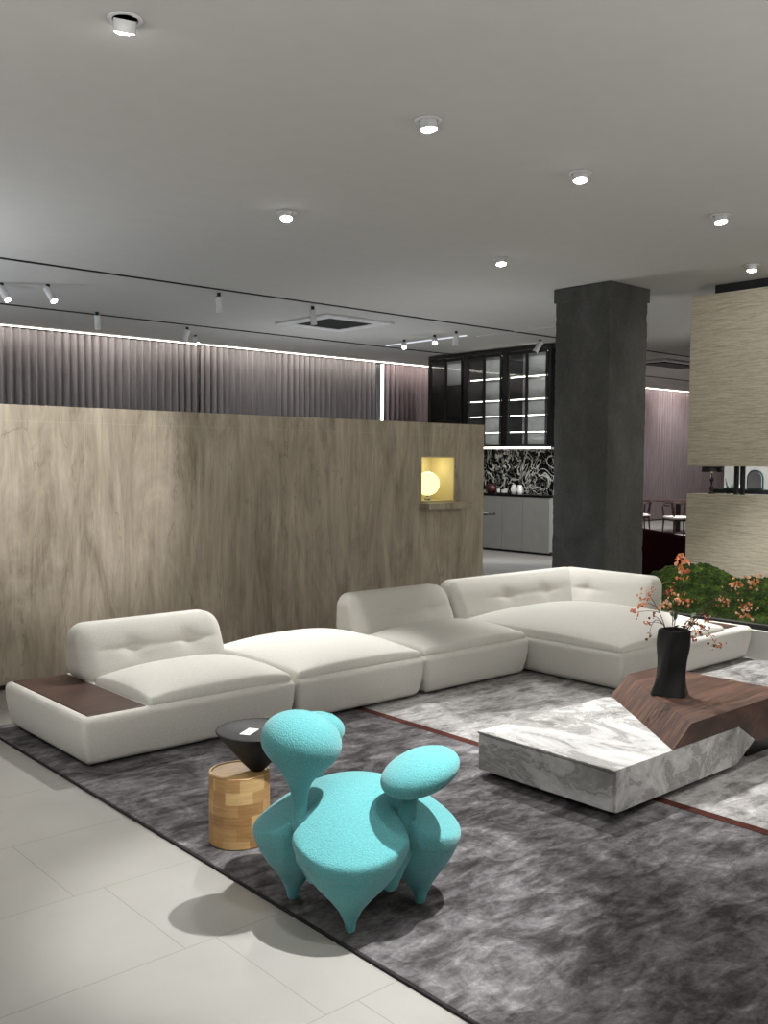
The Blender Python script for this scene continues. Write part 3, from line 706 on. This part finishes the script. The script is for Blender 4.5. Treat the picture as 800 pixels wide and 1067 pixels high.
# ------------------------------------------------------------------ CONE SIDE TABLE
SX, SY = 2.108, 3.240
t = thing('side_table', 'side table of a black cone balanced on a laminated oak drum', 'side table', (SX,SY,R0))
obj('drum', lathe([(.119,0), (.1225,.004), (.1225,.283), (.119,.287), (.112,.287), (.110,.280)], 56, (SX,SY,R0)), 'stump', t, True, label='striped oak drum base')
obj('drum_top', lathe([(.1095,.2805), (.1095,.2825), (.001,.2825)], 40, (SX,SY,R0)), 'stumptop', t, True)
cx_, cy_ = SX+.055, SY-.046
obj('cone_top', lathe([(.024,.2835), (.027,.286), (.065,.325), (.164,.444), (.167,.450), (.164,.453), (.160,.450), (.001,.449)], 56, (cx_,cy_,R0)), 'blackm', t, True, label='black funnel-shaped tray top')
o = obj('card', box(-.045,.045,-.022,.022,0,.003,.001), 'card'); o.location = (cx_-.045,cy_-.01,R0+.4505); o.rotation_euler = (0,0,.55); tag(o, 'small white card lying on the black cone table', 'card')

# ------------------------------------------------------------------ PLANTER WITH MOSS
t = thing('planter', 'low white planter bed with black rim beside the sofa corner', 'planter', (8.4,3,0))
obj('planter_wall', geo_join([box(7.20,7.30,-1.5,5.35,0,.235,.006), box(7.30,9.72,5.25,5.35,0,.235,.006)]), 'plinthm', t)
obj('planter_rim', geo_join([box(7.215,7.285,-1.5,5.335,.236,.275), box(7.285,9.72,5.26,5.335,.236,.275)]), 'blackm', t, label='black rim')
obj('soil', box(7.301,9.72,-1.5,5.249,0,.20), 'blackm', t, label='dark soil bed')
mounds = [(8.25,4.85,.55,.36), (8.95,4.55,.5,.17), (8.6,4.15,.5,.20), (7.95,4.35,.4,.18), (8.1,3.75,.45,.24), (9.0,3.7,.6,.20), (7.75,4.75,.35,.12), (7.7,3.3,.35,.14), (8.5,3.0,.6,.3), (8.0,2.2,.6,.3), (8.9,1.6,.7,.35), (7.8,1.0,.5,.25), (8.6,.2,.7,.35)]
def moss_geo():
    x0, x1, y0, y1 = 7.305, 9.715, -1.3, 5.24; nx, ny = 150, 420; V = []; F = []
    for i in range(nx+1):
        for j in range(ny+1):
            x = x0+(x1-x0)*i/nx; y = y0+(y1-y0)*j/ny; h = .06
            for mx, my, r, hh in mounds:
                d = ((x-mx)**2+(y-my)**2)/r**2
                if d < 1: h = max(h, .06+hh*(1-d)**.7*.9)
            if h > .04:
                nz = noise.fractal(Vector((x*9,y*9,h*9)), .8, 2.2, 5); h += .035*nz; h += .02*noise.noise(Vector((x*45,y*45,h*30)))
            e = max(0, min(1, (x-x0)/.06, (y1-y)/.06))
            V.append(Vector((x+.015*noise.noise(Vector((x*30,y*30,1))) if 0 < i < nx else x, y, .201+max(.01, h)*max(0.08, e)**.5)))
    for i in range(nx):
        for j in range(ny):
            a = i*(ny+1)+j; F.append((a, a+ny+1, a+ny+2, a+1))
    return V, F
o = obj('moss', moss_geo(), 'moss', None, 'all'); tag(o, 'bright green cushion moss mounds filling the planter bed', 'moss', kind='stuff')

# ------------------------------------------------------------------ BEYOND THE COLUMN
# maroon tub chair
def tub():
    cx, cy = 11.1, 7.0; rings = []; n = 40
    A0, A1 = math.radians(110), math.radians(340)
    for i in range(n+1):
        u = i/n; a = A0+(A1-A0)*u; top = .93-.52*u
        ring = []
        for z, ro in ((.06,.50), (.10+.3*(top-.1),.68), (top-.05,.80), (top,.77), (top-.05,.73), (.35,.66), (.30,.2)):
            ring.append((cx+ro*math.cos(a), cy+ro*math.sin(a), z))
        rings.append(ring)
    return loft(rings)
t = thing('tub_armchair', 'dark maroon curved-back armchair between the column and stone partition', 'armchair', (11.1,7.0,0))
obj('shell', tub(), 'maroon', t, 'all')
obj('seat', lathe([(.40,.12), (.52,.16), (.54,.30), (.50,.36), (.2,.38), (.001,.38)], 32, (11.1,7.0,0)), 'maroon', t, 'all')
obj('base', lathe([(.30,0), (.30,.02), (.05,.04), (.05,.13)], 24, (11.1,7.0,0)), 'darkm', t, True)

def dining_chair(x, y, rz, label):
    t = thing('dining_chair', label, 'chair', (0,0,0), 'dark wooden dining chairs far behind')
    Lg = [(-.22,-.2), (.22,-.2), (-.2,.2), (.2,.2)]
    for lx, ly in Lg:
        h = .66 if ly < 0 else .66
        obj('leg', tube([(lx*1.1,ly*1.15,0), (lx,ly,.43), (lx*1.12,ly*1.1,h)], [.012,.020,.014], 8), 'dwood', t, True)
    obj('seat_rail', geo_join([box(-.22,.22,-.22,-.19,.37,.41), box(-.22,.22,.19,.22,.37,.41), box(-.22,-.19,-.19,.19,.37,.41), box(.19,.22,-.19,.19,.37,.41)]), 'dwood', t)
    obj('seat', rbox((0,0,.435), (.24,.23,.024), .02, 3, (4,4,1)), 'seatw', t, 'all')
    arc = [(.29*math.cos(a), .27*math.sin(a)-.02, .68+.05*max(0, -math.sin(a))) for a in [math.radians(180-25+i*230/16) for i in range(17)]]
    obj('top_rail', tube(arc, .022, 8), 'dwood', t, True)
    obj('back_splat', tube([(0,-.21,.42), (0,-.26,.58), (0,-.285,.72)], [.018,.02,.03], 8), 'dwood', t, True)
    t.location = (x,y,0); t.rotation_euler = (0,0,rz); return t
dining_chair(17.7, 11.75, .8, 'dark wooden dining chair beside the column edge, white seat')
dining_chair(17.45, 10.6, 2.6, 'dark wooden dining chair in the middle before the mauve curtain')
dining_chair(18.45, 10.55, -1.2, 'dark wooden dining chair nearest the edge of the stone partition')
t = thing('dining_table', 'round dark dining table with pale top among the far chairs', 'table', (18.9,11.5,0))
obj('tabletop', lathe([(.60,.70), (.62,.72), (.60,.735), (.001,.735)], 40, (18.9,11.5,0)), 'dwood', t, True)
obj('pedestal', lathe([(.28,0), (.27,.03), (.06,.06), (.05,.70)], 24, (18.9,11.5,0)), 'dwood', t, True)

# things in the slot
t = thing('table_lamp', 'small lamp with black shade and turned dark stem in the partition slot', 'lamp', (PX+.12,5.57,1.205))
L0 = (PX+.12,5.585,1.2055)
obj('lamp_stem', lathe([(.04,0), (.042,.01), (.012,.02), (.022,.05), (.026,.07), (.010,.095), (.010,.13), (.024,.15), (.024,.17), (.009,.19), (.008,.25)], 20, L0), 'blackm', t, 'all')
obj('lamp_shade', loft([[(L0[0]+r*math.cos(2*PI*j/32), L0[1]+r*math.sin(2*PI*j/32), L0[2]+z) for j in range(32)] for r, z in ((.115,.245), (.105,.302), (.10,.302), (.11,.245))], cap=False), 'blackm', t, True)
obj('bulb', lathe([(.022*math.sin(PI*i/8)+.0005, .262-.022*math.cos(PI*i/8)) for i in range(9)], 14, L0), 'globe', t, 'all')
# console and mirror beyond
CXX = 12.6
t = thing('console_table', 'black console table seen through the slot in the stone partition', 'table', (CXX,5.9,0))
obj('top', box(CXX-.2,CXX+.2,5.2,7.02,1.13,1.19,.004), 'black', t)
for y in (5.24, 6.98):
    for x in (CXX-.18, CXX+.18): obj('leg', box(x-.02,x+.02,y-.02,y+.02,0,1.13), 'black', t)
t = thing('arched_mirror', 'arched mirror with teal frame on the black console', 'mirror', (CXX,6.5,1.19))
def arch(y, w, z0, z1, x, off):
    pts = [(y-w-off,z0)]
    r = w+off; zc = z1-w
    pts += [(y-r*math.cos(a), zc+r*math.sin(a)) for a in [PI*i/14 for i in range(15)]]
    pts += [(y+w+off,z0)]; return pts
obj('frame', prism(arch(6.50,.10,1.191,1.44,0,.02), 0, CXX+.02, CXX+.045), 'teal', t)
obj('painted_reflection', prism(arch(6.50,.10,1.205,1.44,0,0), 0, CXX+.012, CXX+.0195), 'mirror', t)
t = thing('decorative_sculpture', 'small white and teal sculpture left of the arched mirror', 'sculpture', (CXX-.05,6.72,1.19))
obj('rock', rbox((CXX-.05,6.74,1.235), (.04,.09,.044), .03, 3, (3,3,2), lambda p: (p.x*(1-(p.z+.044)*6), p.y*(1-(p.z+.044)*7), p.z)), 'white', t, True)
obj('plinth', box(CXX-.1,CXX,6.60,6.92,1.1905,1.20), 'teal', t)
obj('spike', tube([(CXX-.05,6.86,1.20), (CXX-.05,6.90,1.34)], [.02,.004], 8), 'teal', t)
o = obj('picture_card', box(CXX+.1,CXX+.11,6.70,6.82,1.32,1.42), 'grille'); 
o['label'] = 'small grey sign on the white wall left of the arched mirror'; o['category'] = 'sign'
o.location = (1.285,.45,.02)
t = thing('bar_stool', 'brown wooden chair back at the right edge of the slot', 'chair', (11.2,5.35,0))
obj('back_post', box(11.18,11.22,5.49,5.54,0,1.33), 'brownp', t)
obj('back_rail', box(11.18,11.22,4.9,5.49,1.22,1.26), 'brownp', t)
obj('seat', box(11.0,11.4,4.9,5.48,.72,.77,.01), 'brownp', t)
for x, y in ((11.03,4.94), (11.03,5.44), (11.37,4.94), (11.37,5.44)): obj('leg', box(x-.018,x+.018,y-.018,y+.018,0,.719), 'brownp', t)
obj('back_post', box(11.18,11.22,4.86,4.899,.0,1.33), 'brownp', t)

# ------------------------------------------------------------------ LIGHT, WORLD, CAMERA
def point(loc, e, col, r=.05):
    l = bpy.data.lights.new('glow', 'POINT'); l.energy = e; l.color = col; l.shadow_soft_size = r
    o = bpy.data.objects.new('lamp_glow', l); COL.objects.link(o); o.location = loc
point((6.46, WY+.16, 1.50), 1.0, (1,.86,.50), .03)
point((L0[0], L0[1]+.05, L0[2]+.215), .5, (1,.9,.5), .02)
def spot(loc, aim, e, size, col=(1,.97,.94), blend=.6):  # bare spots added to brighten walls, moss, counter and curtains, no fixture
    l = bpy.data.lights.new('spot', 'SPOT'); l.energy = e; l.spot_size = math.radians(size); l.spot_blend = blend; l.color = col; l.shadow_soft_size = .04
    o = bpy.data.objects.new('added_spot', l); COL.objects.link(o); o.location = loc; o.rotation_euler = (Vector(aim)-Vector(loc)).to_track_quat('-Z','Y').to_euler()
spot((10.2,8.6,3.4), (12.5,10.8,.4), 420, 60)
spot((12.6,3.5,3.4), (14,6.5,1.5), 1500, 90)
spot((7.3,2.0,3.4), (9.7,3.8,1.9), 260, 80)
spot((7.0,3.0,3.4), (8.6,4.2,.3), 380, 50)
spot((17.5,10,3.4), (18,11.2,.5), 1100, 80)
spot((4.4,10.5,3.2), (5.5,8.5,0), 300, 90, (.85,.92,1))
spot((10.5,10.9,3.2), (9.5,9,0), 300, 90, (.9,.95,1))
def ceiling_fill(loc, size, e, col=(1,.985,.96)):  # bare area lights added low down to brighten the ceiling, no fixture
    l = bpy.data.lights.new('ceiling_fill', 'AREA'); l.shape = 'DISK'; l.size = size; l.energy = e; l.color = col
    o = bpy.data.objects.new('ceiling_fill', l); COL.objects.link(o); o.location = loc; o.rotation_euler = (PI,0,0)
for p in ((-2.0,3.5,1.3), (-1.5,.5,1.3), (1.5,-1.8,1.3), (5.0,-1.5,1.3), (8.3,-1.2,1.3)): ceiling_fill(p, .8, 135, (1,.97,.94))
ceiling_fill((1.2,9.0,1.6), .8, 85, (.92,.96,1)); ceiling_fill((1.2,12.2,1.6), .8, 110, (.85,.92,1)); ceiling_fill((9.0,11.5,1.2), .6, 25, (.92,.96,1)); ceiling_fill((8.5,8.0,.8), .6, 20)
for x in (16.5, 19.5, 22.5): spot((x,12.6,3.45), (x+.3,14.3,1.3), 240, 110)
for x in (3.5, 6.5, 9.5): spot((x,12.9,3.45), (x+.3,14.3,1.6), 40, 120)
w = bpy.data.worlds.new('World'); bpy.context.scene.world = w; w.use_nodes = True
bg = w.node_tree.nodes['Background']; bg.inputs[0].default_value = (.96,.98,1,1); bg.inputs[1].default_value = .10

cam = bpy.data.cameras.new('camera'); co = bpy.data.objects.new('camera', cam); COL.objects.link(co)
bpy.context.scene.camera = co
pitch, yaw, roll = math.radians(3.05), math.radians(48.36), math.radians(.38)
F0 = Vector((math.cos(yaw), math.sin(yaw), 0)); Rr = Vector((math.sin(yaw), -math.cos(yaw), 0)); Zz = Vector((0,0,1))
Fw = F0*math.cos(pitch)-Zz*math.sin(pitch); U0 = F0*math.sin(pitch)+Zz*math.cos(pitch)
Rv = Rr*math.cos(roll)+U0*math.sin(roll); Uv = -Rr*math.sin(roll)+U0*math.cos(roll)
mt = Matrix(((Rv.x,Uv.x,-Fw.x,0), (Rv.y,Uv.y,-Fw.y,0), (Rv.z,Uv.z,-Fw.z,1.55), (0,0,0,1)))
co.matrix_world = mt
cam.sensor_fit = 'VERTICAL'; cam.sensor_height = 32; cam.lens = 32*1000/1067
cam.clip_end = 100; cam.clip_start = .05
sc = bpy.context.scene
sc.view_settings.view_transform = 'Standard'; sc.view_settings.look = 'None'; sc.view_settings.exposure = 0; sc.view_settings.gamma = 1
sc.view_settings.use_curve_mapping = False
sc.cycles.max_bounces = 8; sc.cycles.diffuse_bounces = 5; sc.cycles.sample_clamp_indirect = 6
